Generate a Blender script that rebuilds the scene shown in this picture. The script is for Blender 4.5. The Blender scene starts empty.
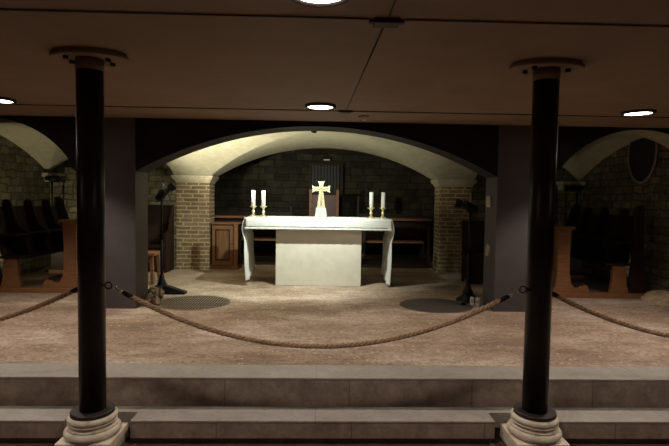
import bpy, math, random
from math import pi, sin, cos, sqrt, radians as R
from mathutils import Vector, Matrix
random.seed(7)
SC = bpy.context.scene
C = SC.collection
CX = -0.03                    # centre line of the crypt
CEIL = 2.165

# ------------------------------------------------------------------ materials
def mat(name, base=(0.5, 0.5, 0.5), rough=0.7, metal=0.0):
    m = bpy.data.materials.new(name); m.use_nodes = True
    b = m.node_tree.nodes['Principled BSDF']
    b.inputs['Base Color'].default_value = (*base, 1)
    b.inputs['Roughness'].default_value = rough
    b.inputs['Metallic'].default_value = metal
    return m, m.node_tree, b

def nd(nt, kind, **kw):
    n = nt.nodes.new(kind)
    for k, v in kw.items():
        if k in n.inputs: n.inputs[k].default_value = v
        else: setattr(n, k, v)
    return n

def coords(nt):
    return nt.nodes.new('ShaderNodeTexCoord').outputs['Object']

def wall_uv(nt, distort=0.0, dscale=3.0):
    """u runs along the wall, v runs up; built from the object position and the facing of the surface"""
    co = coords(nt)
    g = nt.nodes.new('ShaderNodeNewGeometry')
    sx = nd(nt, 'ShaderNodeSeparateXYZ'); nt.links.new(co, sx.inputs[0])
    sn = nd(nt, 'ShaderNodeSeparateXYZ'); nt.links.new(g.outputs['True Normal'], sn.inputs[0])
    ab = nd(nt, 'ShaderNodeMath', operation='ABSOLUTE'); nt.links.new(sn.outputs[0], ab.inputs[0])
    gt = nd(nt, 'ShaderNodeMath', operation='GREATER_THAN'); nt.links.new(ab.outputs[0], gt.inputs[0]); gt.inputs[1].default_value = 0.6
    mx = nd(nt, 'ShaderNodeMix', data_type='FLOAT')
    nt.links.new(gt.outputs[0], mx.inputs[0]); nt.links.new(sx.outputs[0], mx.inputs[2]); nt.links.new(sx.outputs[1], mx.inputs[3])
    cb = nd(nt, 'ShaderNodeCombineXYZ')
    nt.links.new(mx.outputs[0], cb.inputs[0]); nt.links.new(sx.outputs[2], cb.inputs[1])
    if distort:
        nz = nd(nt, 'ShaderNodeTexNoise', Scale=dscale, Detail=3.0); nt.links.new(co, nz.inputs['Vector'])
        ma = nd(nt, 'ShaderNodeVectorMath', operation='MULTIPLY_ADD')
        nt.links.new(nz.outputs['Color'], ma.inputs[0]); ma.inputs[1].default_value = (distort,) * 3
        nt.links.new(cb.outputs[0], ma.inputs[2])
        return ma.outputs[0]
    return cb.outputs[0]

def ramp(nt, fac, stops):
    r = nt.nodes.new('ShaderNodeValToRGB'); e = r.color_ramp.elements
    while len(e) < len(stops): e.new(0.5)
    for i, (p, c) in enumerate(stops):
        e[i].position = p; e[i].color = (*c, 1)
    nt.links.new(fac, r.inputs[0]); return r.outputs[0]

def noise(nt, co, scale, detail=4, rough=0.6):
    n = nd(nt, 'ShaderNodeTexNoise', Scale=scale, Detail=float(detail), Roughness=rough)
    nt.links.new(co, n.inputs['Vector']); return n.outputs['Fac']

def mix(nt, fac, a, b, blend='MIX'):
    m = nd(nt, 'ShaderNodeMix', data_type='RGBA', blend_type=blend)
    for s, v in ((m.inputs[0], fac), (m.inputs[6], a), (m.inputs[7], b)):
        if isinstance(v, (int, float)): s.default_value = v
        elif isinstance(v, tuple): s.default_value = (*v, 1)
        else: nt.links.new(v, s)
    return m.outputs[2]

def bump(nt, b, h, strength=0.4, dist=0.02):
    n = nd(nt, 'ShaderNodeBump', Strength=strength, Distance=dist)
    nt.links.new(h, n.inputs['Height']); nt.links.new(n.outputs[0], b.inputs['Normal'])

def noisy(name, stops, scale, rough=0.7, bstr=0.2, metal=0.0, detail=5, stretch=None, bdist=0.01):
    m, nt, b = mat(name, stops[0][1], rough, metal)
    co = coords(nt)
    if stretch:
        mp = nd(nt, 'ShaderNodeMapping', Scale=stretch); nt.links.new(co, mp.inputs[0]); co = mp.outputs[0]
    f = noise(nt, co, scale, detail)
    nt.links.new(ramp(nt, f, stops), b.inputs['Base Color'])
    if bstr: bump(nt, b, f, bstr, bdist)
    return m

def masonry(name, bw, bh, mortar, c1, c2, cm, distort, dscale, rough=0.85, bstr=0.8, stain=0.5):
    m, nt, b = mat(name, c1, rough)
    uv = wall_uv(nt, distort, dscale)
    br = nd(nt, 'ShaderNodeTexBrick', Scale=1.0)
    br.inputs['Brick Width'].default_value = bw; br.inputs['Row Height'].default_value = bh
    br.inputs['Mortar Size'].default_value = mortar; br.inputs['Mortar Smooth'].default_value = 0.4
    br.inputs['Bias'].default_value = 0.0
    br.offset = 0.5; br.squash = 0.8; br.squash_frequency = 3
    nt.links.new(uv, br.inputs['Vector'])
    br.inputs['Color1'].default_value = (*c1, 1); br.inputs['Color2'].default_value = (*c2, 1); br.inputs['Mortar'].default_value = (*cm, 1)
    n = noise(nt, coords(nt), 7.0, 6, 0.65)
    col = mix(nt, stain, br.outputs['Color'], ramp(nt, n, [(0.3, (0.25, 0.25, 0.25)), (0.7, (1, 1, 1))]), 'MULTIPLY')
    nt.links.new(col, b.inputs['Base Color'])
    inv = nd(nt, 'ShaderNodeMath', operation='SUBTRACT'); inv.inputs[0].default_value = 1.0
    nt.links.new(br.outputs['Fac'], inv.inputs[1])
    ad = nd(nt, 'ShaderNodeMath', operation='MULTIPLY_ADD'); nt.links.new(n, ad.inputs[0]); ad.inputs[1].default_value = 0.5
    nt.links.new(inv.outputs[0], ad.inputs[2])
    bump(nt, b, ad.outputs[0], bstr, 0.03)
    return m

def emit(name, col, s):
    m, nt, b = mat(name, (0.8, 0.8, 0.8), 0.5)
    b.inputs['Emission Color'].default_value = (*col, 1); b.inputs['Emission Strength'].default_value = s
    return m

M = {}
def floor_mat():
    m, nt, b = mat('crushed brick floor', (0.4, 0.3, 0.24), 0.72)
    co = coords(nt)
    mp = nd(nt, 'ShaderNodeMapping', Scale=(0.75, 1.5, 1.0)); nt.links.new(co, mp.inputs[0]); st = mp.outputs[0]
    big = noise(nt, st, 1.0, 8, 0.62); mid = noise(nt, st, 5.0, 8, 0.72); fine = noise(nt, co, 26.0, 8, 0.75)
    c = ramp(nt, big, [(0.36, (0.29, 0.20, 0.138)), (0.46, (0.385, 0.28, 0.20)), (0.52, (0.43, 0.325, 0.245)), (0.62, (0.57, 0.46, 0.375))])
    c = mix(nt, 0.6, c, ramp(nt, mid, [(0.36, (0.42, 0.38, 0.34)), (0.56, (1, 1, 1))]), 'MULTIPLY')
    c = mix(nt, 0.8, c, ramp(nt, fine, [(0.36, (0.32, 0.28, 0.24)), (0.52, (1, 1, 1))]), 'MULTIPLY')
    v = nd(nt, 'ShaderNodeTexVoronoi', Scale=13.0); nt.links.new(co, v.inputs['Vector'])
    c = mix(nt, ramp(nt, v.outputs['Distance'], [(0.10, (0.8, 0.8, 0.8)), (0.2, (0, 0, 0))]), c, (0.60, 0.52, 0.44))
    nt.links.new(c, b.inputs['Base Color'])
    ad = nd(nt, 'ShaderNodeMath', operation='MULTIPLY_ADD'); nt.links.new(fine, ad.inputs[0]); ad.inputs[1].default_value = 0.5
    nt.links.new(mid, ad.inputs[2]); bump(nt, b, ad.outputs[0], 0.8, 0.03)
    return m
M['floor'] = floor_mat()

def slab_mat(name, stops, joint, shift, jc):
    m, nt, b = mat(name, stops[0][1], 0.62)
    co = coords(nt)
    br = nd(nt, 'ShaderNodeTexBrick', Scale=1.0)
    br.inputs['Brick Width'].default_value = joint; br.inputs['Row Height'].default_value = 3.0
    br.inputs['Mortar Size'].default_value = 0.004; br.offset = 0.0
    br.inputs['Color1'].default_value = (1, 1, 1, 1); br.inputs['Color2'].default_value = (0.88, 0.86, 0.84, 1); br.inputs['Mortar'].default_value = (jc, jc, jc, 1)
    mp = nd(nt, 'ShaderNodeMapping'); mp.inputs['Location'].default_value = (shift, 1.0, 0); nt.links.new(co, mp.inputs[0]); nt.links.new(mp.outputs[0], br.inputs['Vector'])
    n1 = noise(nt, co, 7.0, 9, 0.72); n2 = noise(nt, co, 34.0, 6, 0.75)
    c = ramp(nt, n1, stops)
    c = mix(nt, 0.4, c, ramp(nt, n2, [(0.3, (0.5, 0.5, 0.5)), (0.6, (1, 1, 1))]), 'MULTIPLY')
    c = mix(nt, 1.0, c, br.outputs['Color'], 'MULTIPLY')
    nt.links.new(c, b.inputs['Base Color']); bump(nt, b, n2, 0.25, 0.006)
    return m
M['tread'] = slab_mat('grey sandstone tread', [(0.3, (0.27, 0.25, 0.22)), (0.7, (0.37, 0.345, 0.305))], 2.4, 0.02, 0.7)
M['riser'] = slab_mat('brown stained stone riser', [(0.32, (0.20, 0.15, 0.115)), (0.68, (0.42, 0.33, 0.265))], 0.89, 0.67, 0.55)
M['lower'] = noisy('dark terracotta floor', [(0.3, (0.09, 0.05, 0.038)), (0.7, (0.15, 0.09, 0.07))], 5, 0.5, 0.15)
M['ceiling'] = noisy('brown ceiling plaster', [(0.3, (0.22, 0.15, 0.095)), (0.7, (0.27, 0.185, 0.12))], 2.5, 0.75, 0.08)
M['pillar'] = noisy('grey painted pillar', [(0.3, (0.056, 0.047, 0.047)), (0.7, (0.072, 0.061, 0.061))], 4, 0.6, 0.08)
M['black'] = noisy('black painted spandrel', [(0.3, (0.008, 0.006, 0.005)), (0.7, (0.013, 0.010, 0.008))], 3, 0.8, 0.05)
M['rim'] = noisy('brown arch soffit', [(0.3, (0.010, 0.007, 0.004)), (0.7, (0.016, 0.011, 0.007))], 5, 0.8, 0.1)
M['plaster'] = noisy('cream vault plaster', [(0.3, (0.29, 0.265, 0.18)), (0.7, (0.37, 0.345, 0.245))], 9, 0.85, 0.25, detail=8)
M['cap'] = noisy('tan moulded stone', [(0.3, (0.28, 0.24, 0.165)), (0.7, (0.42, 0.37, 0.26))], 12, 0.85, 0.4)
M['brick'] = masonry('thin tan brick', 0.27, 0.072, 0.013, (0.20, 0.125, 0.06), (0.31, 0.21, 0.11), (0.50, 0.42, 0.27), 0.03, 9.0)
M['rubble'] = masonry('olive rubble stone', 0.24, 0.115, 0.012, (0.125, 0.108, 0.06), (0.25, 0.22, 0.13), (0.075, 0.065, 0.038), 0.11, 7.5, stain=0.85, bstr=0.9)
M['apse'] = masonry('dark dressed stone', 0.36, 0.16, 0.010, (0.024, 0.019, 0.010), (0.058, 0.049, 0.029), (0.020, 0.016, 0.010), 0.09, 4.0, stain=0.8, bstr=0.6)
def wood(name, a, b_, rough=0.6, s=(2, 2, 14)):
    return noisy(name, [(0.3, a), (0.7, b_)], 4, rough, 0.1, stretch=s)
M['wood'] = wood('orange brown oak', (0.14, 0.058, 0.021), (0.245, 0.11, 0.043))
M['wood_panel'] = wood('mid brown oak panel', (0.12, 0.055, 0.025), (0.20, 0.095, 0.042), s=(9, 9, 1.2))
M['wood_dark'] = wood('dark walnut', (0.013, 0.0065, 0.004), (0.026, 0.012, 0.007))
M['iron'] = noisy('black brown painted iron', [(0.3, (0.010, 0.006, 0.004)), (0.7, (0.018, 0.011, 0.008))], 8, 0.36, 0.02)
M['bronze'] = noisy('dark bronze plate', [(0.3, (0.030, 0.022, 0.02)), (0.7, (0.055, 0.042, 0.038))], 12, 0.45, 0.05, metal=0.4)
M['capplate'] = noisy('tan painted steel plate', [(0.3, (0.13, 0.085, 0.055)), (0.7, (0.17, 0.11, 0.075))], 5, 0.6, 0.03)
M['marble'] = noisy('veined cream limestone', [(0.30, (0.30, 0.22, 0.15)), (0.42, (0.62, 0.55, 0.43)), (0.7, (0.76, 0.70, 0.58))], 13, 0.55, 0.15, detail=7)
M['rope'] = noisy('tan hemp', [(0.3, (0.25, 0.16, 0.09)), (0.7, (0.50, 0.35, 0.22))], 60, 0.9, 0.5, bdist=0.004)
M['blackplastic'] = mat('black plastic', (0.006, 0.006, 0.006), 0.6)[0]
M['steel'] = mat('polished steel', (0.75, 0.73, 0.7), 0.22, 1.0)[0]
M['darksteel'] = mat('dark steel ring', (0.03, 0.027, 0.025), 0.35, 0.7)[0]
M['brass'] = noisy('aged brass', [(0.3, (0.60, 0.50, 0.30)), (0.7, (0.80, 0.71, 0.48))], 40, 0.32, 0.02, metal=0.85)
M['gold'] = noisy('pale gilt relief', [(0.3, (0.24, 0.19, 0.09)), (0.7, (0.36, 0.30, 0.16))], 60, 0.6, 0.1)
M['crosscream'] = noisy('cream enamel', [(0.3, (0.29, 0.255, 0.155)), (0.7, (0.36, 0.325, 0.215))], 50, 0.5, 0.1)
M['whitestone'] = noisy('white stone', [(0.3, (0.27, 0.285, 0.27)), (0.7, (0.34, 0.355, 0.335))], 20, 0.6, 0.1)
M['altarstone'] = noisy('pale cream altar stone', [(0.3, (0.64, 0.61, 0.51)), (0.7, (0.74, 0.71, 0.61))], 7, 0.75, 0.15, detail=8)
M['cloth'] = noisy('white linen', [(0.3, (0.62, 0.635, 0.605)), (0.7, (0.70, 0.715, 0.685))], 30, 0.9, 0.1)
M['wax'] = mat('white wax', (0.93, 0.93, 0.90), 0.45)[0]
for k_ in ('blackplastic', 'iron', 'wood_dark', 'black', 'apse'): M[k_].node_tree.nodes['Principled BSDF'].inputs['Specular IOR Level'].default_value = 0.22
M['wick'] = mat('charred wick', (0.03, 0.025, 0.02), 0.9)[0]
M['grate'] = noisy('worn brown iron', [(0.3, (0.11, 0.085, 0.055)), (0.7, (0.20, 0.155, 0.105))], 30, 0.6, 0.1)
M['pit_shade'] = mat('dark pit', (0.015, 0.012, 0.01), 0.9)[0]
M['manhole'] = noisy('dark slate mesh cover', [(0.3, (0.055, 0.05, 0.043)), (0.7, (0.095, 0.085, 0.075))], 90, 0.7, 0.5)
M['whiteplastic'] = mat('white plastic', (0.68, 0.66, 0.6), 0.5)[0]
M['patch'] = noisy('chipped plaster', [(0.3, (0.30, 0.26, 0.20)), (0.7, (0.52, 0.47, 0.38))], 25, 0.9, 0.5)
M['lump'] = noisy('rough tan stone', [(0.3, (0.20, 0.145, 0.085)), (0.7, (0.46, 0.36, 0.23))], 18, 0.95, 1.0, bdist=0.03)
M['wirebrown'] = mat('dark brown conduit', (0.035, 0.02, 0.013), 0.6)[0]
M['doorwood'] = noisy('blackened door boards', [(0.3, (0.018, 0.018, 0.018)), (0.7, (0.04, 0.04, 0.038))], 6, 0.7, 0.2, stretch=(9, 9, 1))
M['plaque'] = noisy('black bronze plaque', [(0.3, (0.010, 0.008, 0.007)), (0.7, (0.02, 0.017, 0.014))], 14, 0.6, 0.5)
M['plaquerim'] = mat('pale stone rim', (0.28, 0.23, 0.17), 0.8)[0]
M['lamp'] = emit('lit downlight glass', (1.0, 0.93, 0.82), 14.0)
M['spotglass'] = emit('lit spotlight glass', (1.0, 0.97, 0.85), 3.0)
M['leather'] = noisy('brown leather', [(0.3, (0.07, 0.03, 0.022)), (0.7, (0.11, 0.05, 0.035))], 12, 0.5, 0.2)

# ------------------------------------------------------------------ mesh building
class MB:
    def __init__(s): s.v = []; s.f = []; s.sm = []
    def add(s, vs, fs, smooth=False, mx=None):
        o = len(s.v)
        s.v += [tuple(mx @ Vector(p)) if mx else tuple(p) for p in vs]
        s.f += [tuple(i + o for i in f) for f in fs]; s.sm += [smooth] * len(fs); return s
    def box(s, x0, x1, y0, y1, z0, z1, mx=None):
        return s.add([(x, y, z) for z in (z0, z1) for y in (y0, y1) for x in (x0, x1)],
                     [(0, 2, 3, 1), (4, 5, 7, 6), (0, 1, 5, 4), (2, 6, 7, 3), (0, 4, 6, 2), (1, 3, 7, 5)], False, mx)
    def prism(s, pts, a0, a1, axis='y', mx=None):
        n = len(pts)
        def q(p, a): return (p[0], a, p[1]) if axis == 'y' else ((a, p[0], p[1]) if axis == 'x' else (p[0], p[1], a))
        vs = [q(p, a0) for p in pts] + [q(p, a1) for p in pts]
        fs = [tuple(range(n)), tuple(range(2 * n - 1, n - 1, -1))] + [(i, (i + 1) % n, n + (i + 1) % n, n + i) for i in range(n)]
        return s.add(vs, fs, False, mx)
    def lathe(s, prof, n=32, c=(0, 0, 0), mx=None, smooth=True, jitter=None):
        vs = []; fs = []
        for r, z in prof:
            for k in range(n):
                a = 2 * pi * k / n; vs.append((c[0] + r * cos(a), c[1] + r * sin(a), c[2] + z))
        for i in range(len(prof) - 1):
            for k in range(n):
                fs.append((i * n + k, i * n + (k + 1) % n, (i + 1) * n + (k + 1) % n, (i + 1) * n + k))
        fs.append(tuple(range(n - 1, -1, -1))); fs.append(tuple((len(prof) - 1) * n + k for k in range(n)))
        o = len(s.f); s.add(vs, fs, smooth, mx)
        s.sm[o + len(fs) - 2] = s.sm[o + len(fs) - 1] = False
        return s
    def tube(s, pts, r, n=10, closed=False):
        P = [Vector(p) for p in pts]; m = len(P); vs = []; fs = []
        up = None
        for i, p in enumerate(P):
            t = (P[(i + 1) % m] - P[i - 1]) if closed else (P[min(i + 1, m - 1)] - P[max(i - 1, 0)])
            t.normalize()
            if up is None: up = Vector((0, 0, 1)) if abs(t.z) < 0.9 else Vector((1, 0, 0))
            a = t.cross(up).normalized(); b = a.cross(t).normalized(); up = b
            rr = r[i] if isinstance(r, (list, tuple)) else r
            for k in range(n):
                w = 2 * pi * k / n; vs.append(p + a * rr * cos(w) + b * rr * sin(w))
        for i in range(m if closed else m - 1):
            j = (i + 1) % m
            for k in range(n): fs.append((i * n + k, j * n + k, j * n + (k + 1) % n, i * n + (k + 1) % n))
        if not closed: fs.append(tuple(range(n))); fs.append(tuple((m - 1) * n + k for k in range(n - 1, -1, -1)))
        return s.add(vs, fs, True)
    def grid(s, f, nu, nv, smooth=True):
        vs = [f(i / nu, j / nv) for j in range(nv + 1) for i in range(nu + 1)]
        fs = [(j * (nu + 1) + i, j * (nu + 1) + i + 1, (j + 1) * (nu + 1) + i + 1, (j + 1) * (nu + 1) + i) for j in range(nv) for i in range(nu)]
        return s.add(vs, fs, smooth)
    def build(s, name, m, parent=None, bevel=0.0, origin=None, solid=0.0, fixn=True):
        me = bpy.data.meshes.new(name)
        o0 = Vector(origin) if origin else Vector((0, 0, 0))
        me.from_pydata([tuple(Vector(p) - o0) for p in s.v], [], s.f)
        me.polygons.foreach_set('use_smooth', s.sm)
        if fixn:
            import bmesh
            bm = bmesh.new(); bm.from_mesh(me); bmesh.ops.recalc_face_normals(bm, faces=bm.faces); bm.to_mesh(me); bm.free()
        me.materials.append(m if not isinstance(m, str) else M[m])
        o = bpy.data.objects.new(name, me); C.objects.link(o); o.location = o0
        if parent: o.parent = parent
        if solid:
            md = o.modifiers.new('thickness', 'SOLIDIFY'); md.thickness = solid; md.offset = 0
        if bevel:
            md = o.modifiers.new('soft edges', 'BEVEL'); md.width = bevel; md.segments = 2; md.limit_method = 'ANGLE'; md.angle_limit = R(40)
        return o

def tag(o, label, cat, group=None, kind=None):
    o['label'] = label; o['category'] = cat
    if group: o['group'] = group
    if kind: o['kind'] = kind
    return o
def thing(name, label, cat, loc, group=None, rz=0.0):
    o = bpy.data.objects.new(name, None); C.objects.link(o); o.empty_display_size = 0.1
    o.location = loc; o.rotation_euler = (0, 0, rz)
    return tag(o, label, cat, group)
def struct(name, mb, m, **kw):
    o = mb.build(name, m, **kw); o['kind'] = 'structure'; return o
def copy_thing(o, loc, label):
    r = o.copy(); C.objects.link(r); r.location = loc; r['label'] = label
    for ch in list(o.children):
        c = ch.copy(); C.objects.link(c); c.parent = r
        for g in list(ch.children):
            d = g.copy(); C.objects.link(d); d.parent = c
    return r
def polar(n): return [(2 * pi * k / n) for k in range(n)]

# ------------------------------------------------------------------ the setting
NOSE, NOSEB, T2F, T2B, T2Z, LOW = 3.42, 3.70, 3.14, 3.365, -0.185, -0.35
struct('floor', MB().box(-7, 7, NOSEB, 13, -0.6, 0), 'floor')
struct('floor_lower', MB().box(-7, 7, -4.2, 3.6, -0.7, LOW), 'lower')
struct('step', MB().box(-7, 7, NOSE, NOSEB, -0.014, 0), 'tread', bevel=0.003)
struct('step_riser', MB().box(-7, 7, NOSE + 0.004, NOSEB, LOW, -0.014), 'riser')
# lower tread: cut around the two column bases
COLX = [-1.455, 1.43]; OUTX = [-4.345, 4.32]; COLY = 3.11
cuts = [(x - 0.20, x + 0.225) if x < 0 else (x - 0.25, x + 0.165) for x in sorted(COLX + OUTX)]
xs = [-7.0]
for a, b in cuts: xs += [a, b]
xs.append(7.0)
for i in range(0, len(xs), 2):
    struct('step_lower', MB().box(xs[i], xs[i + 1], T2F, T2B, T2Z - 0.014, T2Z), 'tread', bevel=0.003)
    struct('step_lower_riser', MB().box(xs[i], xs[i + 1], T2F + 0.003, T2B, T2Z - 0.118, T2Z - 0.014), 'riser')
    struct('step_lower_base', MB().box(xs[i] + 0.01, xs[i + 1] - 0.01, T2F + 0.03, NOSE + 0.01, LOW, T2Z - 0.118), 'lower')
for a, b in cuts:
    struct('step_lower', MB().box(a, b, 3.275, T2B, T2Z - 0.105, T2Z), 'tread')
struct('ceiling', MB().box(-7, 7, -4.2, 5.56, CEIL, CEIL + 0.25), 'ceiling')
struct('wall_near', MB().box(-7, 7, -4.4, -4.2, -0.7, 2.4), 'pillar')
struct('wall_near_left', MB().box(-7.2, -7, -4.4, 9, -0.7, 2.6), 'rubble')
struct('wall_near_right', MB().box(7, 7.2, -4.4, 9, -0.7, 2.6), 'rubble')

# arcade: grey pillars, black spandrels with segmental arches
AY0, AY1 = 5.56, 5.95
ML, MR, SPR, APX = -2.105, 2.03, 1.57, 2.112
PIL = [(-7.0, -4.78), (-2.66, ML), (MR, 2.53), (4.87, 7.0)]
for a, b in PIL: struct('pillar', MB().box(a, b, AY0, AY1, 0, 2.6), 'pillar')
hw = (MR - ML) / 2; mc = (MR + ML) / 2; rise = APX - SPR; RA = (hw * hw + rise * rise) / (2 * rise)
def arch_main(x): return APX - RA + sqrt(max(RA * RA - (x - mc) ** 2, 0))
def circ(c, r, top):
    return lambda x: top - r + sqrt(max(r * r - (x - c) ** 2, 0))
def arch_wall(name, x0, x1, zf, y0, y1, ztop, mface, msoff, n=48):
    f = MB(); s = MB()
    X = [x0 + (x1 - x0) * i / n for i in range(n + 1)]
    for i in range(n):
        a, b = X[i], X[i + 1]; za, zb = zf(a), zf(b)
        f.add([(a, y0, za), (b, y0, zb), (b, y0, ztop), (a, y0, ztop)], [(0, 1, 2, 3)])
        f.add([(a, y1, za), (b, y1, zb), (b, y1, ztop), (a, y1, ztop)], [(3, 2, 1, 0)])
        s.add([(a, y0, za), (b, y0, zb), (b, y1, zb), (a, y1, za)], [(3, 2, 1, 0)], True)
    o = struct(name, f, mface, fixn=False)
    struct(name + '_soffit', s, msoff, fixn=False)
    return o
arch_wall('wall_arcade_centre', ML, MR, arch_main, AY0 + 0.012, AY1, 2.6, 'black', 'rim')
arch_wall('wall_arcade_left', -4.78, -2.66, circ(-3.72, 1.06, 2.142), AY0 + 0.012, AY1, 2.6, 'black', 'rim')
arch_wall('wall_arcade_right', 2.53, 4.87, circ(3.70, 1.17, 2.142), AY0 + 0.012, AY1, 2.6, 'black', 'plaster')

# groin vault behind the arcade
PY0, PY1 = 8.65, 9.12
PL, PR = (-2.60, -1.955), (2.10, 2.74)
WL, WR, SP, VR = -4.78, 4.65, 1.668, 0.575
vc = (PL[1] + PR[0]) / 2; vh = (PR[0] - PL[1]) / 2; VRad = (vh * vh + VR * VR) / (2 * VR)
def seg(d): return SP + VR - VRad + sqrt(max(VRad * VRad - d * d, 0)) if abs(d) < vh else SP
def hx(x):
    if PL[1] < x < PR[0]: return seg(x - vc)
    if x < PL[0]:
        t = x - WL; w = PL[0] - WL
    elif x > PR[1]:
        t = WR - x; w = WR - PR[1]
    else: return SP
    k = 0.62 * w
    if t < k: return SP + VR * (1 - ((k - t) / k) ** 2)
    return SP + VR * sqrt(max(1 - ((t - k) / (w - k)) ** 2, 0))
VYC = PY0 - vh
def hy(y): return seg(y - VYC)
vx = []
for a, b, n in ((WL, PL[0], 70), (PL[0], PL[1], 12), (PL[1], PR[0], 110), (PR[0], PR[1], 12), (PR[1], WR, 70)):
    vx += [a + (b - a) * i / n for i in range(n)]
vx.append(WR)
NV = 80
vt = MB()
vt.grid(lambda u, v: (vx[round(u * (len(vx) - 1))], AY1 + (PY0 - AY1) * v, max(hx(vx[round(u * (len(vx) - 1))]), hy(AY1 + (PY0 - AY1) * v))), len(vx) - 1, NV)
vo = struct('ceiling_vault', vt, 'plaster', fixn=False)
vo.data.set_sharp_from_angle(angle=R(9))
# pier arch, piers, caps
arch_wall('wall_pier_arch', PL[1], PR[0], lambda x: seg(x - vc), PY0, PY1, 2.9, 'plaster', 'plaster')
for a, b in (PL, PR):
    struct('pier', MB().box(a + 0.03, b - 0.03, PY0 + 0.03, PY1 - 0.03, 0, 1.56), 'brick', bevel=0.006)
    c = MB(); x0, x1, y0, y1 = a + 0.03, b - 0.03, PY0 + 0.03, PY1 - 0.03
    for e, z0, z1 in ((0.012, 1.545, 1.575), (0.03, 1.575, 1.605), (0.055, 1.605, 1.64), (0.07, 1.64, 1.672)):
        c.box(x0 - e, x1 + e, y0 - e, y1 + e, z0, z1)
    struct('pier_capital', c, 'cap', bevel=0.004)
    struct('pier_top', MB().box(a, b, PY0, PY1, 1.672, 2.9), 'plaster')
# side bays: rubble walls
struct('wall_left', MB().box(WL - 0.25, WL, AY1, 8.95, 0, 2.7), 'rubble')
struct('wall_right', MB().box(WR, WR + 0.25, AY1, 8.95, 0, 2.7), 'rubble')
struct('wall_back_left', MB().box(WL, PL[0] + 0.03, 8.70, 8.95, 0, 2.7), 'rubble')
struct('wall_back_right', MB().box(PR[1] - 0.03, WR, 8.70, 8.95, 0, 2.7), 'rubble')
for i, (a, b) in enumerate(((WL, WL + 0.26), (WR - 0.4, WR))):
    struct('trim_%d' % (i + 1), MB().box(a, b, 8.44, 8.72, 1.60, 1.672).box(a + 0.03 * (i == 1), b - 0.03 * (i == 0), 8.52, 8.72, 1.52, 1.60), 'cap', bevel=0.01)
# apse
AX0, AX1, AYB, ASP, ARI = -2.72, 2.88, 11.5, 1.75, 0.72
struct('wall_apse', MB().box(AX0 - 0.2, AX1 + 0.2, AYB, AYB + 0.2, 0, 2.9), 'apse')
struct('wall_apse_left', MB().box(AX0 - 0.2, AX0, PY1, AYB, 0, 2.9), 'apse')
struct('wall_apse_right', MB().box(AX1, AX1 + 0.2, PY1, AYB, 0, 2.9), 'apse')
ah = (AX1 - AX0) / 2; ac = (AX1 + AX0) / 2; AR = (ah * ah + ARI * ARI) / (2 * ARI)
struct('ceiling_apse', MB().grid(lambda u, v: (AX0 + (AX1 - AX0) * u, PY1 + (AYB - PY1) * v, ASP + ARI - AR + sqrt(AR * AR - (AX0 + (AX1 - AX0) * u - ac) ** 2)), 60, 6), 'rubble', fixn=False)
# door in the apse
d = MB()
for k in range(9):
    x = -0.225 + k * 0.0725; d.box(x, x + 0.062, 11.40, 11.46, 0, 2.09)
do = struct('door_1', d, 'doorwood', bevel=0.006)
fr = MB().box(-0.30, -0.235, 11.38, 11.5, 0, 2.14).box(0.435, 0.50, 11.38, 11.5, 0, 2.14).box(-0.235, 0.435, 11.38, 11.5, 2.09, 2.14).box(-0.24, 0.44, 11.45, 11.5, 0, 2.09)
fr.build('door_frame', 'wood_dark', do)

# ------------------------------------------------------------------ columns and ropes
def column(x, label):
    t = thing('iron_column', label, 'column', (x, COLY, LOW), 'iron columns along the steps')
    z0 = -LOW     # platform level in local z
    MB().lathe([(0.080, z0 - 0.09), (0.080, z0 + 2.06)], 40).build('shaft', 'iron', t)
    MB().lathe([(0.130, z0 - 0.115), (0.133, z0 - 0.111), (0.133, z0 - 0.094), (0.129, z0 - 0.089)], 48).build('base_plate', 'bronze', t)
    pr = [(0.150, z0 - 0.25)]
    def torus(r, za, zb):
        h = (zb - za) / 2; zc = (za + zb) / 2
        return [(r - h + h * cos(a), z0 + zc + h * sin(a)) for a in [-pi / 2 + pi * i / 8 for i in range(9)]]
    pr += torus(0.170, -0.25, -0.195) + [(0.150, z0 - 0.193), (0.150, z0 - 0.187)]
    pr += [(0.143 - 0.010 * sin(pi * i / 5), z0 - 0.187 + 0.022 * i / 5) for i in range(6)] + [(0.148, z0 - 0.163), (0.148, z0 - 0.158)]
    pr += torus(0.151, -0.157, -0.115)
    sb = MB().lathe(pr, 56).build('stone_base', 'marble', t)
    MB().box(-0.17, 0.17, -0.15, 0.155, 0.0, z0 - 0.25).build('plinth', 'marble', sb, bevel=0.008)
    MB().lathe([(0.083, z0 + 2.055), (0.083, z0 + 2.13)], 32).build('neck', 'capplate', t)
    el = Matrix.Diagonal((1.0, 0.62, 1.0, 1.0))
    MB().lathe([(0.232, z0 + 2.128), (0.235, z0 + 2.131), (0.235, z0 + 2.147), (0.228, z0 + 2.150)], 56, mx=el).build('cap_plate', 'ceiling', t)
    MB().lathe([(0.222, z0 + 2.149), (0.222, z0 + CEIL + 0.004)], 40, mx=el).build('ceiling_pad', 'ceiling', t)
    for bx_, by_ in ((-0.125, 0.03), (0.125, -0.03), (-0.11, -0.075), (0.11, 0.075)):
        MB().lathe([(0.017, z0 + 2.108), (0.017, z0 + 2.13)], 6, (bx_, by_, 0), smooth=False).build('bolt', 'darksteel', t)
    for s in (-1, 1):
        ex, ey = (0.118, -0.03) if s * x < 0 else (0.035, 0.118)
        pts = [(s * (ex + 0.021 * cos(a)), ey, z0 + 0.715 + 0.021 * sin(a)) for a in polar(20)]
        e = MB().tube(pts, 0.005, 8, True)
        e.tube([(s * 0.07, -0.028, z0 + 0.715), (s * 0.1, -0.03, z0 + 0.715)] if s * x < 0 else [(s * 0.03, 0.07, z0 + 0.715), (s * 0.033, 0.1, z0 + 0.715)], 0.008, 8)
        e.build('eye_ring', 'darksteel', t)
    return t
column(COLX[0], 'black iron column left of the altar on a moulded stone base')
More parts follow.
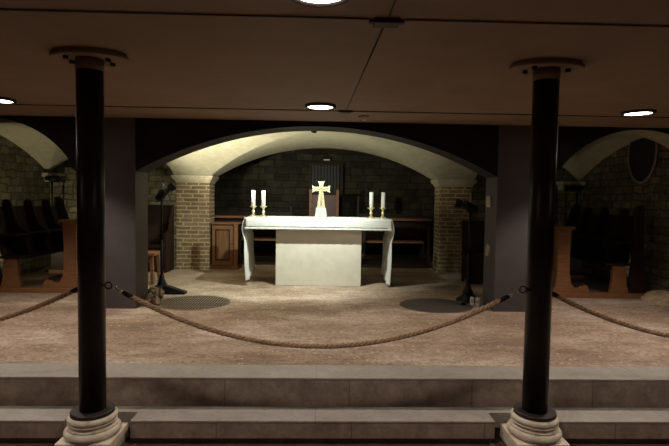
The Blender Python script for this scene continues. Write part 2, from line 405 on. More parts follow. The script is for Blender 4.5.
column(COLX[1], 'black iron column right of the altar on a moulded stone base')
column(OUTX[0], 'black iron column at the far left end of the left rope')
column(OUTX[1], 'black iron column at the far right end of the right rope')

def rope(xa, xb, label):
    inner = xa < 0 < xb; q = 0.147 if inner else 0.064
    a, b = xa + q, xb - q; c = (a + b) / 2; h = (b - a) / 2; y = COLY - 0.03 if inner else COLY + 0.118
    zf = lambda x: 0.335 + 0.372 * ((x - c) / h) ** 2
    t = thing('barrier_rope', label, 'rope', (c, y, 0.335), 'barrier ropes between the columns')
    N = 330; PT = []; s = 0.0; prev = None
    x0, x1 = a + 0.115, b - 0.115
    for i in range(N + 1):
        x = x0 + (x1 - x0) * i / N; p = Vector((x - c, 0, zf(x) - 0.335))
        if prev is not None: s += (p - prev).length
        prev = p
        sl = 2 * 0.372 * (x - c) / h / h; tn = Vector((1, 0, sl)).normalized(); nn = Vector((-tn.z, 0, tn.x))
        PT.append((p, nn, s))
    m = MB()
    for k in range(3):
        m.tube([p + (nn * cos(w) + Vector((0, 1, 0)) * sin(w)) * 0.0095 for p, nn, q in PT for w in [2 * pi * k / 3 + q * 2 * pi / 0.095]], 0.0084, 8)
    m.build('rope_body', 'rope', t)
    for sg in (-1, 1):
        def pt(dx):
            x = (a if sg < 0 else b) - sg * dx
            return (x - c, 0, zf(x) - 0.335)
        MB().tube([pt(0.062), pt(0.09), pt(0.125)], [0.013, 0.0155, 0.015], 12).build('end_sleeve', 'blackplastic', t)
        MB().tube([pt(0.02), pt(0.035), pt(0.045), pt(0.064)], [0.006, 0.008, 0.011, 0.010], 10).build('snap_hook', 'steel', t)
        p0 = Vector(pt(0.013)); MB().tube([p0 + Vector((0.012 * cos(w), 0.0, 0.009 * sin(w))) for w in polar(14)], 0.0035, 6, True).build('hook_loop', 'steel', t)
    return t
rope(COLX[0], COLX[1], 'tan twisted rope sagging between the two columns before the altar')
rope(OUTX[0], COLX[0], 'tan twisted rope running off left from the left column')
rope(COLX[1], OUTX[1], 'tan twisted rope running off right from the right column')

# ------------------------------------------------------------------ ceiling fittings
def downlight(x, y, label):
    t = thing('ceiling_light', label, 'ceiling light', (x, y, CEIL), 'round ceiling downlights')
    n = 40; rg = MB(); prof = [(0.118, 0.0), (0.118, -0.018), (0.126, -0.026), (0.140, -0.026), (0.147, -0.018), (0.147, 0.0)]
    vs = []; fs = []
    for r, z in prof:
        for w in polar(n): vs.append((r * cos(w), r * sin(w), z))
    for i in range(len(prof) - 1):
        for k in range(n): fs.append((i * n + k, i * n + (k + 1) % n, (i + 1) * n + (k + 1) % n, (i + 1) * n + k))
    rg.add(vs, fs, True); rg.build('trim_ring', 'wirebrown', t)
    MB().lathe([(0.118, -0.001), (0.118, -0.014)], n).build('lens', 'lamp', t)
    return t
LX, LY = [-3.0, -0.02, 3.03], [4.62, 2.09, -0.45, -2.85]
lname = {(1, 0): 'round lit ceiling light over the rope, nearest the altar arch', (0, 0): 'round lit ceiling light at the left edge, beyond the left column',
         (2, 0): 'round lit ceiling light right of the right column', (1, 1): 'round lit ceiling light cut by the top edge, nearest the viewer'}
side = ['left', 'middle', 'right']; row = ['first', 'second', 'third', 'fourth']
for j, y in enumerate(LY):
    for i, x in enumerate(LX):
        downlight(x, y, lname.get((i, j), 'round ceiling light of the %s row from the arches, %s' % (row[j], side[i])))
        l = bpy.data.lights.new('downlight_lamp', 'SPOT'); l.energy = ([150, 78, 60, 60] if i != 1 else [112, 78, 60, 60])[j]; l.color = (1.0, 0.84, 0.72); l.spot_size = R(112); l.spot_blend = 0.45; l.shadow_soft_size = 0.10
        o = bpy.data.objects.new('downlight_lamp', l); C.objects.link(o); o.location = (x, y, CEIL - 0.05)

def conduit(name, pts, label):
    return tag(MB().tube([Vector(p) - Vector(pts[0]) for p in pts], 0.0045, 6).build(name, 'wirebrown', origin=None), label, 'conduit'), pts[0]
for nm, pts, lb in (('ceiling_conduit', [(-6.9, 2.40, CEIL - 0.006), (0.22, 2.40, CEIL - 0.006)], 'thin brown cable across the near ceiling, left of its junction box'),
                    ('ceiling_conduit', [(0.40, 2.40, CEIL - 0.006), (6.9, 2.40, CEIL - 0.006)], 'thin brown cable across the near ceiling, right of its junction box'),
                    ('ceiling_conduit', [(-6.9, 4.86, CEIL - 0.006), (0.18, 4.86, CEIL - 0.006)], 'thin brown cable along the ceiling near the arches, left part'),
                    ('ceiling_conduit', [(0.28, 4.86, CEIL - 0.006), (6.9, 4.86, CEIL - 0.006)], 'thin brown cable along the ceiling near the arches, right part'),
                    ('ceiling_conduit', [(0.305, 2.51, CEIL - 0.006), (0.235, 4.82, CEIL - 0.006)], 'thin brown cable running towards the arches between the two junction boxes'),
                    ('ceiling_conduit', [(0.315, -4.1, CEIL - 0.006), (0.315, 2.37, CEIL - 0.006)], 'thin brown cable running back over the viewer from the near junction box')):
    o, p0 = conduit(nm, pts, lb); o.location = p0
for x, y, k, lb in ((0.31, 2.43, 1.15, 'dark brown cable junction box on the near ceiling, the larger one'), (0.23, 4.87, 1.0, 'small dark junction box on the ceiling near the altar arch')):
    t = thing('junction_box', lb, 'junction box', (x, y, CEIL))
    MB().box(-0.055 * k, 0.055 * k, -0.034 * k, 0.034 * k, -0.022 * k, 0.001).build('housing', 'wirebrown', t, bevel=0.003)
    for sg in (-1, 1): MB().box(min(sg * 0.05 * k, sg * 0.075 * k), max(sg * 0.05 * k, sg * 0.075 * k), -0.013 * k, 0.013 * k, -0.014 * k, 0.0).build('cable_gland', 'wirebrown', t)
t = thing('smoke_detector', 'small pale round detector on the ceiling right of the middle light', 'smoke detector', (0.44, 5.17, CEIL))
MB().lathe([(0.058, 0), (0.058, -0.012), (0.045, -0.03), (0.03, -0.036)], 24).build('housing', 'patch', t)
MB().lathe([(0.02, -0.034), (0.02, -0.044)], 16).build('sensor', 'whiteplastic', t)

# ------------------------------------------------------------------ altar
t = thing('altar', 'stone altar with a solid cream block under its table top', 'altar', (-0.04, 7.45, 0))
AO = Vector((-0.04, 7.45, 0))
MB().box(-0.62, 0.642, -0.315, 0.30, 0, 0.85).build('block', 'altarstone', t, bevel=0.006)
MB().box(-1.045, 1.055, -0.405, 0.385, 0.85, 0.998).build('table_top', 'altarstone', t, bevel=0.008)
cl = MB()
X0, X1, Y0, Y1, ZT = -1.055, 1.065, -0.415, 0.395, 1.004
cl.grid(lambda u, v: (X0 + (X1 - X0) * u, Y0 + (Y1 - Y0) * v, ZT), 40, 12)
def front(y0, sg):
    def f(u, v):
        x = X0 + (X1 - X0) * u
        wv = 0.006 * sin(x * 9 + 1) + 0.004 * sin(x * 23)
        return (x, y0 + sg * (0.004 * v + wv * v * 0.6 + 0.006 * sin(pi * min(v, 1))), ZT - 0.162 * v - 0.002 * sin(x * 14) * v)
    return f
cl.grid(front(Y0, -1), 60, 6); cl.grid(front(Y1, 1), 60, 6)
def sidedrop(x0, sg, zb_front, zb_back):
    def f(u, v):
        y = Y0 + (Y1 - Y0) * u
        zb = zb_front + (zb_back - zb_front) * u + 0.012 * sin(u * 25)
        z = ZT - (ZT - zb) * v
        bow = 0.035 * sin(pi * min(1, v * 3.0)) if v < 0.34 else 0
        fold = v * (0.022 * sin(u * 17 + 2.2 * v + 0.6) + 0.012 * sin(u * 41 + 1.3))
        lean = -0.035 * max(0, v - 0.12) if sg < 0 else -0.02 * v
        dy = (0.025 * sin(v * 8.0 + 0.4) * v) * (1 - u) + 0.03 * v * (1 - u)
        return (x0 + sg * (0.008 + bow + lean + fold), y + dy, z)
    return f
cl.grid(sidedrop(X0, -1, 0.07, 0.16), 40, 40); cl.grid(sidedrop(X1, 1, 0.015, 0.10), 40, 40)
co = cl.build('altar_cloth', 'cloth', origin=None, solid=0.005)
co.location = AO; tag(co, 'white altar cloth draped over the stone table, hanging to the floor both ends', 'altar cloth')
tr = MB()
tr.grid(lambda u, v: (X0 - 0.004 + (X1 - X0 + 0.008) * u, Y0 - 0.013 - 0.002 * sin(u * 130), 0.868 - (0.03 + 0.003 * abs(sin(u * 90))) * v), 200, 2)
tr.build('lace_edge', 'cloth', co, solid=0.004)

MB().tube([(X0 + 0.01 + (X1 - X0 - 0.06) * k / 60, Y0 - 0.0125, 0.876 + 0.002 * sin(k * 0.7)) for k in range(61)], 0.0055, 6).build('hem_gap_shade', 'manhole', co)  # dark strip drawn in place of the shaded gap above the lace
def candlestick(x, y, label, clabel):
    t = thing('candlestick', label, 'candlestick', (x, y, 1.007), 'brass candlesticks on the altar')
    MB().lathe([(0.064, 0), (0.064, 0.008), (0.056, 0.014), (0.044, 0.02), (0.026, 0.032), (0.016, 0.042)], 28).build('base', 'brass', t)
    MB().lathe([(0.018, 0.038), (0.014, 0.055), (0.021, 0.066), (0.027, 0.078), (0.021, 0.09), (0.013, 0.105), (0.016, 0.122), (0.023, 0.135), (0.028, 0.142)], 24).build('stem', 'brass', t)
    MB().lathe([(0.026, 0.140), (0.046, 0.150), (0.055, 0.158), (0.056, 0.162), (0.030, 0.164)], 28).build('drip_pan', 'brass', t)
    c = thing('candle', clabel, 'candle', (x, y, 1.171), 'white candles on the altar')
    MB().lathe([(0.0285, 0), (0.0285, 0.226), (0.026, 0.232), (0.01, 0.229)], 28).build('wax_body', 'wax', c)
    MB().tube([(0, 0, 0.228), (0.002, 0, 0.24), (0.005, 0, 0.246)], 0.0018, 6).build('wick', 'wick', c)
candlestick(-1.02, 7.33, 'brass candlestick at the left end of the altar, outer of its pair', 'white candle at the far left end of the altar')
candlestick(-0.868, 7.33, 'brass candlestick on the left of the altar, nearer the cross', 'white candle left of the cross, nearer it of the left pair')
candlestick(0.757, 7.33, 'brass candlestick on the right of the altar, nearer the cross', 'white candle right of the cross, nearer it of the right pair')
candlestick(0.935, 7.33, 'brass candlestick at the right end of the altar, outer of its pair', 'white candle at the far right end of the altar')

t = thing('altar_cross', 'cream and gilt flared cross on a white tapered stone block', 'cross', (-0.003, 7.42, 1.007))
b = MB(); b.add([(-0.094, -0.06, 0), (0.094, -0.06, 0), (0.094, 0.06, 0), (-0.094, 0.06, 0), (-0.074, -0.048, 0.15), (0.074, -0.048, 0.15), (0.074, 0.048, 0.15), (-0.074, 0.048, 0.15)],
                [(0, 3, 2, 1), (4, 5, 6, 7), (0, 1, 5, 4), (1, 2, 6, 5), (2, 3, 7, 6), (3, 0, 4, 7)])
b.build('block_stand', 'whitestone', t, bevel=0.004)
zc = 0.435
half = [(0.062, 0.15), (0.050, 0.25), (0.031, zc - 0.032), (0.09, zc - 0.036), (0.138, zc - 0.058), (0.132, zc), (0.138, zc + 0.054), (0.09, zc + 0.034), (0.030, zc + 0.03), (0.036, zc + 0.08), (0.052, zc + 0.122), (0.03, zc + 0.115)]
out = half + [(-x, z) for x, z in reversed(half)]
MB().prism(out, -0.016, 0.016).build('cross_body', 'crosscream', t, bevel=0.003)
fg = MB()
fg.tube([(0, -0.018, 0.19), (0.002, -0.020, 0.26), (0, -0.021, 0.33), (0, -0.021, zc - 0.005)], [0.008, 0.013, 0.017, 0.013], 10)
fg.tube([(-0.105, -0.018, zc + 0.012), (-0.06, -0.020, zc + 0.004), (0, -0.022, zc - 0.012), (0.06, -0.020, zc + 0.004), (0.105, -0.018, zc + 0.012)], [0.005, 0.007, 0.010, 0.007, 0.005], 8)
fg.lathe([(0.004, -0.016), (0.013, -0.006), (0.014, 0.004), (0.006, 0.015)], 12, (0, -0.022, zc + 0.018))
fg.build('relief_figure', 'gold', t)

# ------------------------------------------------------------------ grates in the floor
def grate(x, y, r, label, fine):
    t = thing('floor_grate', label, 'floor grate', (x, y, 0))
    n = 56; prof = [(r, 0.0), (r, 0.005), (r - 0.018, 0.006), (r - 0.018, 0.0)]
    vs = [(a * cos(w), a * 0.92 * sin(w), z) for a, z in prof for w in polar(n)]
    fs = [(i * n + k, i * n + (k + 1) % n, (i + 1) * n + (k + 1) % n, (i + 1) * n + k) for i in range(3) for k in range(n)]
    MB().add(vs, fs, True).build('rim', 'grate' if fine else 'manhole', t)
    MB().add([((r - 0.018) * cos(w), 0.92 * (r - 0.018) * sin(w), 0.0015) for w in polar(n)], [tuple(range(n))]).build('pit_shade', 'pit_shade', t)  # flat dark disc on the floor, the shade below the mesh put in as colour
    m = MB(); q = r - 0.018
    st = 0.034 if fine else 0.016
    k = -int(q / st)
    while k * st < q:
        u = k * st; e = sqrt(max(q * q - u * u, 0))
        if e > 0.01:
            m.box(u - st * 0.2, u + st * 0.2, -e * 0.92, e * 0.92, 0.0018, 0.0055)
        k += 1
    k = -int(q / (st * 7))
    while k * st * 7 < q:
        u = k * st * 7; e = sqrt(max(q * q - u * u, 0))
        if e > 0.01: m.box(-e, e, 0.92 * u - st * 0.2, 0.92 * u + st * 0.2, 0.0018, 0.0042)
        k += 1
    m.build('mesh', 'grate' if fine else 'manhole', t)
grate(-1.54, 5.915, 0.445, 'round brown open iron grate in the floor at front left of the altar', True)
grate(1.425, 5.87, 0.445, 'round dark fine-mesh cover in the floor at front right of the altar', False)

# ------------------------------------------------------------------ lamp stands
def lamp_stand(x, y, h, tgt, label, spread, base='wedge', headlen=0.2, ang=0.0, lit=True):
    t = thing('lamp_stand', label, 'lamp stand', (x, y, 0), 'black lamp stands lighting the vaults')
    if base == 'wedge':
        for k, a in enumerate((ang, ang + 2.1, ang + 4.2)):
            mx = Matrix.Rotation(a, 4, 'Z')
            m = MB(); m.add([(0.0, -0.10, 0), (spread, -0.055, 0), (spread, 0.055, 0), (0, 0.10, 0), (0.0, -0.05, 0.13), (spread, -0.045, 0.032), (spread, 0.045, 0.032), (0, 0.05, 0.13)],
                            [(0, 3, 2, 1), (4, 5, 6, 7), (0, 1, 5, 4), (1, 2, 6, 5), (2, 3, 7, 6), (3, 0, 4, 7)], False, mx)
            m.build('leg', 'blackplastic', t, bevel=0.005)
        MB().lathe([(0.075, 0.05), (0.06, 0.13), (0.034, 0.19), (0.028, 0.25)], 20).build('hub', 'blackplastic', t)
    else:
        MB().lathe([(spread, 0), (spread, 0.012), (0.03, 0.03), (0.024, 0.08)], 28).build('base_disc', 'blackplastic', t)
    MB().tube([(0, 0, 0.03), (0, 0, h * 0.55)], 0.019, 12).tube([(0, 0, h * 0.5), (0, 0, h - 0.02)], 0.014, 12).build('pole', 'blackplastic', t)
    d = (Vector(tgt) - Vector((x, y, h))).normalized()
    q = d.to_track_quat('Z', 'Y').to_matrix().to_4x4(); mx = Matrix.Translation((0, 0, h + 0.02)) @ q
    L = headlen
    hd = MB().lathe([(0.02, -L * 0.5), (0.042, -L * 0.46), (0.046, -L * 0.1), (0.055, 0.0), (0.062, L * 0.5), (0.054, L * 0.5), (0.046, L * 0.38)], 24, mx=mx).build('lamp_head', 'blackplastic', t)
    MB().lathe([(0.046, L * 0.385), (0.046, L * 0.40)], 24, mx=mx).build('glass', 'spotglass' if lit else 'blackplastic', hd)
    side_ = d.cross(Vector((0, 0, 1))).normalized()
    c = Vector((0, 0, h + 0.02)); MB().tube([c + side_ * 0.058, c + side_ * 0.062 + Vector((0, 0, -0.05)), Vector((0, 0, h - 0.045)), c - side_ * 0.062 + Vector((0, 0, -0.05)), c - side_ * 0.058], 0.008, 8).build('yoke', 'blackplastic', t)
    for s in (-1, 1):
        fl = MB(); up = d.cross(side_).normalized()
        o = c + d * (L * 0.5) + side_ * (s * 0.06)
        fl.add([o - up * 0.05, o + up * 0.05, o + up * 0.06 + d * 0.07 + side_ * s * 0.035, o - up * 0.06 + d * 0.07 + side_ * s * 0.035], [(0, 1, 2, 3)])
        fl.build('barn_door', 'blackplastic', hd, solid=0.003)
    return Vector((x, y, h + 0.02)) + d * (L * 0.5 + 0.03), d
def spot(pos, d, energy, size, col=(1.0, 0.96, 0.82), soft=0.05, blend=0.5):
    l = bpy.data.lights.new('spot_lamp', 'SPOT'); l.energy = energy; l.color = col; l.spot_size = R(size); l.spot_blend = blend; l.shadow_soft_size = soft
    o = bpy.data.objects.new('spot_lamp', l); C.objects.link(o); o.location = pos
    o.rotation_euler = Vector(d).to_track_quat('-Z', 'Y').to_euler()
    return o
p, d = lamp_stand(-2.11, 6.48, 1.30, (-1.3, 7.7, 2.75), 'black lamp stand beside the left pillar, behind the left grate', 0.33, ang=-0.1)
spot(p, d, 370, 118, (1.0, 0.96, 0.76))
p, d = lamp_stand(1.905, 6.15, 1.19, (0.2, 7.9, 2.1), 'black spotlight stand against the right pillar', 0.14, headlen=0.19, ang=2.6)
spot(p, d, 24, 110, (1.0, 0.96, 0.76))
lamp_stand(-4.56, 8.36, 1.55, (-3.4, 8.2, 1.47), 'black lamp stand in the left bay against the stone wall', 0.12, 'disc', 0.22, lit=False)
lamp_stand(4.46, 8.36, 1.53, (3.4, 8.2, 1.5), 'black lamp stand in the right bay against the stone wall', 0.12, 'disc', 0.22, lit=False)
def uplight(x, y, tgt, en, label):
    t = thing('floor_uplight', label, 'floor lamp', (x, y, 0), 'floor uplights beside the stalls')
    d = (Vector(tgt) - Vector((x, y, 0.1))).normalized(); mx = Matrix.Translation((0, 0, 0.11)) @ d.to_track_quat('Z', 'Y').to_matrix().to_4x4()
    MB().lathe([(0.06, 0), (0.06, 0.012), (0.02, 0.02), (0.015, 0.08)], 20).build('base_disc', 'blackplastic', t)
    hd = MB().lathe([(0.03, -0.05), (0.045, -0.045), (0.05, 0.05), (0.044, 0.05), (0.042, 0.04)], 20, mx=mx).build('lamp_head', 'blackplastic', t)
    MB().lathe([(0.041, 0.041), (0.041, 0.044)], 20, mx=mx).build('glass', 'spotglass', hd)
    spot(Vector((x, y, 0.11)) + d * 0.07, d, en, 120, (1.0, 0.90, 0.60), 0.04, 0.8)
uplight(-4.63, 6.75, (-4.1, 8.5, 1.9), 50, 'black floor uplight at the foot of the left stone wall')
uplight(4.555, 6.80, (4.0, 8.5, 1.9), 6, 'black floor uplight at the foot of the right stone wall')
# spotlight fixed under the crown of the central vault, behind the arch
t = thing('vault_spotlight', 'small black spotlight fixed to the vault crown behind the altar arch', 'spotlight', (-0.1, 6.28, 2.243))
dd = Vector((-0.28, 0.80, -1.05)).normalized(); mx = Matrix.Translation((0, 0, -0.05)) @ dd.to_track_quat('Z', 'Y').to_matrix().to_4x4()
MB().tube([(0, 0, -0.002), (0, 0, -0.045)], 0.01, 8).build('bracket', 'blackplastic', t)
hd = MB().lathe([(0.02, -0.05), (0.035, -0.045), (0.04, 0.05), (0.034, 0.05), (0.032, 0.04)], 20, mx=mx).build('lamp_head', 'blackplastic', t)
MB().lathe([(0.031, 0.041), (0.031, 0.044)], 20, mx=mx).build('glass', 'spotglass', hd)
spot(Vector((-0.1, 6.28, 2.193)) + dd * 0.07, dd, 265, 116, (0.94, 1.0, 0.88), 0.025, 0.7)

# ------------------------------------------------------------------ choir stalls in the side bays
def stalls(sg, label):
    t = thing('choir_stall', label, 'choir stall', (sg * 3.8, 7.4, 0), 'wooden choir stalls in the side bays')
    def part(mb, name, m, parent=t, bevel=0.004):
        mb.v = [(sg * x - sg * 3.8, y - 7.4, z) for x, y, z in mb.v]
        return mb.build(name, m, parent, bevel=bevel)
    for ya in (6.42, 8.04):
        part(MB().box(3.14, 4.46, ya, ya + 0.10, 0, 0.065), 'sill', 'wood')
        dz = [(3.15, 0.065), (3.185, 0.16), (3.205, 0.30), (3.205, 0.93), (3.385, 0.93), (3.372, 0.6), (3.375, 0.32), (3.395, 0.21), (3.43, 0.15), (3.48, 0.125), (3.525, 0.14), (3.55, 0.165), (3.575, 0.15), (3.60, 0.175), (3.63, 0.16), (3.66, 0.065)]
        part(MB().prism(dz, ya + 0.015, ya + 0.075), 'desk_end', 'wood')
        sz = [(3.94, 0.065), (3.965, 0.2), (3.975, 0.44), (4.15, 0.44), (4.165, 0.2), (4.20, 0.065)]
        part(MB().prism(sz, ya + 0.015, ya + 0.075), 'seat_end', 'wood')
        part(MB().prism([(4.20, 0.065), (4.24, 0.6), (4.25, 1.22), (4.30, 1.27), (4.37, 1.26), (4.39, 0.6), (4.45, 0.065)], ya + 0.02, ya + 0.07), 'back_post', 'wood_dark')
    part(MB().box(3.12, 3.42, 6.40, 8.16, 0.93, 0.965), 'desk_top', 'wood')
    dp = MB().box(3.225, 3.255, 6.49, 8.06, 0.10, 0.93)
    part(dp, 'desk_panel', 'wood_panel')
    part(MB().box(3.28, 3.62, 6.50, 8.05, 0.16, 0.19), 'kneeler', 'wood_dark')
    part(MB().box(3.86, 4.22, 6.42, 8.14, 0.445, 0.475), 'seat', 'wood_dark')
    part(MB().prism([(4.19, 0.475), (4.22, 0.475), (4.37, 1.12), (4.34, 1.12)], 6.5, 8.06), 'back_panel', 'wood_dark')
    part(MB().box(3.98, 4.34, 6.44, 8.14, 0.745, 0.765), 'arm_rail', 'wood_dark')
    for y in (6.74, 7.22, 7.68, 8.09):
        dv = [(3.99, 0.475), (4.17, 0.475), (4.34, 1.12), (4.345, 1.19), (4.30, 1.225), (4.235, 1.205), (4.21, 1.10), (4.13, 0.86), (4.02, 0.79), (3.97, 0.76), (3.98, 0.70), (4.02, 0.62)]
        part(MB().prism(dv, y - 0.02, y + 0.02), 'divider', 'wood_dark')
    return t
stalls(-1, 'row of dark wooden choir stalls with slanted dividers in the left bay')
stalls(1, 'row of dark wooden choir stalls with slanted dividers in the right bay')

# ------------------------------------------------------------------ furniture in the apse
t = thing('cupboard', 'brown panelled wooden cupboard beside the left brick pier', 'cupboard', (-1.72, 8.92, 0))
MB().box(-0.235, 0.235, -0.19, 0.2, 0.0, 0.81).build('body', 'wood_dark', t, bevel=0.004)
MB().box(-0.255, 0.255, -0.215, 0.21, 0.81, 0.845).build('top_board', 'wood', t, bevel=0.006)
MB().box(-0.25, 0.25, -0.21, 0.205, 0.0, 0.07).build('skirting', 'wood', t, bevel=0.004)
dr = MB().box(-0.225, -0.17, -0.207, -0.19, 0.08, 0.79).box(0.09, 0.145, -0.207, -0.19, 0.08, 0.79).box(-0.17, 0.09, -0.207, -0.19, 0.72, 0.79).box(-0.17, 0.09, -0.207, -0.19, 0.08, 0.16).build('door', 'wood', t, bevel=0.003)
MB().box(-0.15, 0.07, -0.203, -0.19, 0.18, 0.70).build('raised_panel', 'wood_panel', dr, bevel=0.008)
MB().lathe([(0.006, 0), (0.006, 0.012), (0.012, 0.018), (0.006, 0.026)], 12, mx=Matrix.Translation((0.117, -0.207, 0.45)) @ Matrix.Rotation(pi / 2, 4, 'X')).build('knob', 'bronze', dr)
MB().box(0.16, 0.235, -0.21, -0.19, 0.07, 0.81).build('corner_post', 'wood', t, bevel=0.006)

def bench(x0, x1, y, label, post):
    w = x1 - x0; cx = (x0 + x1) / 2
    t = thing('choir_bench', label, 'bench', (cx, y, 0))
    MB().box(-w / 2, w / 2, -0.16, 0.14, 0.90, 0.945).build('desk_top', 'wood', t, bevel=0.006)
    MB().box(-w / 2 + 0.04, w / 2 - 0.04, -0.08, -0.05, 0.80, 0.90).build('front_panel', 'wood_dark', t)
    MB().box(-w / 2 + 0.03, w / 2 - 0.03, 0.35, 0.72, 0.43, 0.465).build('seat', 'wood', t, bevel=0.004)
    MB().prism([(0.70, 0.465), (0.73, 0.465), (0.83, 1.0), (0.80, 1.0)], -w / 2 + 0.03, w / 2 - 0.03, 'x').build('backrest', 'wood_dark', t)
    MB().box(-w / 2, w / 2, -0.12, 0.80, 0.0, 0.05).build('footboard', 'wood_dark', t)
    for s in (-1, 1):
        xx = s * (w / 2 - 0.02)
        MB().prism([(-0.13, 0.05), (-0.10, 0.25), (-0.11, 0.90), (0.10, 0.90), (0.06, 0.5), (0.08, 0.25), (0.16, 0.12), (0.40, 0.10), (0.40, 0.43), (0.70, 0.43), (0.80, post), (0.86, post + 0.02), (0.90, post - 0.03), (0.82, 0.4), (0.86, 0.05)], xx - 0.02, xx + 0.02, 'x').build('end_panel', 'wood_dark', t, bevel=0.004)
    return t
bench(-2.55, -0.62, 9.50, 'low wooden choir bench behind the altar, left of the central chair', 1.15)
bench(0.75, 2.1, 9.30, 'low wooden choir bench behind the altar, beside the right brick pier', 1.36)

t = thing('presider_chair', 'high-backed brown chair behind the altar cross', 'chair', (0.06, 10.25, 0))
MB().box(-0.29, 0.29, -0.26, 0.25, 0.40, 0.47).build('seat', 'leather', t, bevel=0.01)
for x in (-0.32, 0.26):
    MB().box(x, x + 0.06, 0.20, 0.26, 0, 1.50).build('back_post', 'wood', t, bevel=0.006)
    lg = MB().box(x, x + 0.06, -0.28, -0.22, 0, 0.70).build('front_leg', 'wood_dark', t, bevel=0.006)
    MB().box(x - 0.01, x + 0.07, -0.31, 0.22, 0.70, 0.74).build('armrest', 'wood_dark', t, bevel=0.006)
MB().box(-0.26, 0.26, 0.215, 0.245, 0.55, 1.40).build('back_panel', 'leather', t, bevel=0.004)
MB().box(-0.26, 0.26, 0.21, 0.25, 1.38, 1.43).build('top_rail', 'wood_dark', t, bevel=0.006)
MB().box(-0.26, 0.26, -0.27, -0.24, 0.30, 0.40).build('front_rail', 'wood_dark', t, bevel=0.004)

t = thing('wall_lamp', 'small pale lamp on the stone wall above the dark door', 'lamp', (0.115, 11.5, 2.23))
MB().box(-0.10, 0.10, -0.05, 0.0, -0.03, 0.05).build('housing', 'blackplastic', t, bevel=0.006)
MB().box(-0.07, 0.07, -0.055, -0.045, -0.028, 0.0).build('diffuser', 'whiteplastic', t)

# stool behind the left pillar, chair behind the right lamp stand
t = thing('settle', 'dark high-backed wooden settle against the stone wall beside the left brick pier', 'bench', (-3.05, 8.45, 0))
MB().box(-0.42, 0.42, 0.19, 0.23, 0.0, 1.13).build('backrest', 'wood_dark', t, bevel=0.004)
MB().box(-0.42, 0.42, -0.2, 0.19, 0.42, 0.46).build('seat', 'wood_dark', t, bevel=0.004)
MB().box(-0.42, 0.42, -0.17, -0.14, 0.05, 0.42).build('front_panel', 'wood_dark', t)
MB().box(-0.44, 0.44, 0.17, 0.24, 1.10, 1.15).build('top_rail', 'wood_dark', t, bevel=0.006)
for x in (-0.44, 0.40): MB().prism([(-0.21, 0), (-0.21, 0.66), (0.0, 0.72), (0.17, 1.10), (0.235, 1.10), (0.235, 0)], x, x + 0.04, 'x').build('end_panel', 'wood_dark', t, bevel=0.004)
t = thing('wooden_stool', 'small brown wooden stool behind the left lamp stand', 'stool', (-2.62, 7.3, 0))
MB().box(-0.2, 0.2, -0.2, 0.2, 0.42, 0.46).build('seat', 'wood', t, bevel=0.006)
for x in (-1, 1):
    for y in (-1, 1):
        MB().add([(x * 0.16 - 0.025, y * 0.16 - 0.025, 0), (x * 0.16 + 0.025, y * 0.16 - 0.025, 0), (x * 0.16 + 0.025, y * 0.16 + 0.025, 0), (x * 0.16 - 0.025, y * 0.16 + 0.025, 0),
                  (x * 0.14 - 0.025, y * 0.14 - 0.025, 0.42), (x * 0.14 + 0.025, y * 0.14 - 0.025, 0.42), (x * 0.14 + 0.025, y * 0.14 + 0.025, 0.42), (x * 0.14 - 0.025, y * 0.14 + 0.025, 0.42)],
                 [(0, 3, 2, 1), (4, 5, 6, 7), (0, 1, 5, 4), (1, 2, 6, 5), (2, 3, 7, 6), (3, 0, 4, 7)]).build('leg', 'wood_panel', t, bevel=0.004)
MB().box(-0.15, 0.15, -0.165, -0.145, 0.32, 0.42).build('apron', 'wood_panel', t)
t = thing('dark_chair', 'dark wooden chair half hidden behind the right spotlight stand', 'chair', (2.47, 7.55, 0))
MB().box(-0.2, 0.2, -0.2, 0.2, 0.42, 0.46).build('seat', 'wood_dark', t, bevel=0.006)
MB().box(-0.19, 0.19, -0.19, 0.19, 0.06, 0.42).build('skirt_panel', 'wood_dark', t, bevel=0.004)
MB().prism([(0.165, 0.46), (0.19, 0.46), (0.25, 0.98), (0.225, 0.98)], -0.19, 0.19, 'x').build('backrest', 'wood_dark', t, bevel=0.004)
for x in (-1, 1):
    for y in (-1, 1):
        MB().box(x * 0.17 - 0.02, x * 0.17 + 0.02, y * 0.17 - 0.02, y * 0.17 + 0.02, 0, 0.42).build('leg', 'wood_dark', t)

# ------------------------------------------------------------------ small things
def blob(name, parts, m, label, cat, loc):
    mb = MB()
    for (cx, cy, cz, rx_, ry_, rz_, seed) in parts:
        rnd = random.Random(seed); ph = [rnd.uniform(0, 6.28) for _ in range(6)]
        def f(u, v):
            a = 2 * pi * u; b_ = -pi / 2 + pi * v
            k = 1 + 0.16 * sin(3 * a + ph[0]) * cos(b_) + 0.13 * sin(5 * b_ + ph[1] + 2 * a) + 0.10 * sin(7 * a + ph[2] + 3 * b_) * cos(b_)
            return (cx + rx_ * k * cos(a) * cos(b_), cy + ry_ * k * sin(a) * cos(b_), max(0.0, cz + rz_ * k * sin(b_)))
        mb.grid(f, 22, 14)
    o = mb.build(name, m); o.location = loc
    return tag(o, label, cat)
blob('stone_lump', [(0, 0, 0.05, 0.055, 0.06, 0.08, 1), (0.07, 0.03, 0.07, 0.05, 0.06, 0.10, 2), (0.03, 0.06, 0.13, 0.05, 0.05, 0.06, 3), (-0.03, -0.05, 0.03, 0.04, 0.05, 0.04, 4), (0.09, -0.05, 0.04, 0.045, 0.04, 0.06, 5), (0.12, 0.02, 0.12, 0.03, 0.04, 0.06, 6), (0.0, 0.05, 0.17, 0.03, 0.03, 0.04, 7)],
     'lump', 'rough tan stone lump at the foot of the left pillar', 'stone', (-2.03, 5.82, 0))
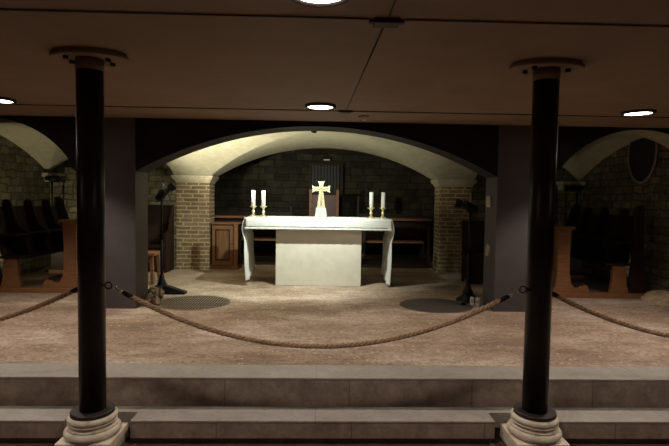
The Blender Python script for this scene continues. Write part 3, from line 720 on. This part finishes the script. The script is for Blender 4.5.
def patch(loc, w, h, label, seed, round_=False):
    rnd = random.Random(seed); n = 22; pts = []
    for k in range(n):
        a = 2 * pi * k / n
        if round_:
            e = 2.0 / 4; px = abs(cos(a)) ** e * (1 if cos(a) >= 0 else -1); pz = abs(sin(a)) ** e * (1 if sin(a) >= 0 else -1); pts.append((px * w, pz * h))
        else:
            k_ = rnd.uniform(0.7, 1.1); pts.append((w * k_ * cos(a) - 0.3 * w * sin(a), h * k_ * sin(a)))
    return pts
o = MB().prism(patch(0, 0.075, 0.068, '', 1, True), -0.022, 0.0, 'x').build('wall_sensor', 'patch', bevel=0.006); o.location = (MR, 5.80, 1.285)
tag(o, 'pale rounded box on the side of the right pillar, upper of two pale spots', 'wall box')
o = MB().prism(patch(0, 0.075, 0.085, '', 5), -0.004, 0.001, 'x').build('plaster_patch', 'patch'); o.location = (MR, 5.82, 0.69)
tag(o, 'chipped pale plaster patch on the side of the right pillar', 'plaster patch')
for k, (x, y, lb) in enumerate(((1.885, 5.91, 'white plug socket at the foot of the right pillar, nearer the altar'), (1.94, 5.87, 'white plug socket at the foot of the right pillar, nearer the rope'))):
    t = thing('plug_socket', lb, 'socket', (x, y, 0), rz=-0.35)
    MB().box(-0.024, 0.024, -0.02, 0.02, 0, 0.10).build('housing', 'whiteplastic', t, bevel=0.006)
    MB().box(-0.014, 0.014, -0.024, -0.019, 0.035, 0.075).build('cover', 'patch', t)
# cable from the sockets up the stand
cb = MB().tube([(1.845, 5.945, 0.04), (1.83, 5.95, 0.06), (1.81, 5.945, 0.05), (1.80, 5.93, 0.02), (1.80, 5.90, 0.012), (1.77, 5.88, 0.012), (1.745, 5.90, 0.012), (1.76, 5.93, 0.012), (1.79, 5.915, 0.028)], 0.009, 8)
tag(cb.build('power_cable', 'blackplastic'), 'black cable looped on the floor by the right spotlight stand', 'cable')
# plaque on the right wall
t = thing('wall_plaque', 'dark oval plaque with a pale rim on the right stone wall', 'plaque', (WR, 6.90, 1.60))
ov = [(0.30 * cos(a), 0.42 + 0.42 * sin(a)) for a in polar(40)]
MB().prism(ov, -0.05, 0.0, 'x').build('panel', 'plaque', t, bevel=0.015)
MB().tube([(-0.045, 0.305 * cos(a), 0.42 + 0.425 * sin(a)) for a in polar(48)], 0.014, 8, True).build('rim', 'plaquerim', t)
# masonry footing at the foot of the right wall
rnd = random.Random(3); ph = [rnd.uniform(0, 6) for _ in range(8)]
def foot(u, v):
    y = AY1 + 0.0 + (6.42 - AY1) * u; w = 0.40 - 0.08 * u + 0.04 * sin(9 * u + ph[0]) + 0.02 * sin(23 * u)
    x = WR - w * (1 - v); z = 0.11 * min(1, v * 2.2) ** 0.6 * min(1, u * 5) + 0.02 * sin(13 * u + ph[1]) * v + 0.012 * sin(31 * u + 17 * v)
    return (x, y, max(0.0, z) if v > 0 else -0.005)
fo = struct('trim_3', MB().grid(foot, 40, 14), 'lump', fixn=False)

# ------------------------------------------------------------------ world and camera
w = bpy.data.worlds.new('dim crypt'); SC.world = w; w.use_nodes = True
w.node_tree.nodes['Background'].inputs[0].default_value = (0.02, 0.018, 0.015, 1); w.node_tree.nodes['Background'].inputs[1].default_value = 0.1
cam = bpy.data.cameras.new('camera'); cam.sensor_width = 36; cam.lens = 36 * 485 / 669
co_ = bpy.data.objects.new('camera', cam); C.objects.link(co_); SC.camera = co_
co_.matrix_world = Matrix.Translation((0, 0, 1.275)) @ Matrix.Rotation(R(-1.6), 4, 'Z') @ Matrix.Rotation(R(90 - 2.7), 4, 'X') @ Matrix.Rotation(R(0.85), 4, 'Z')
cam.clip_start = 0.02
SC.view_settings.view_transform = 'Standard'; SC.view_settings.look = 'None'; SC.view_settings.gamma = 1; SC.view_settings.exposure = 0.0
SC.view_settings.use_curve_mapping = False
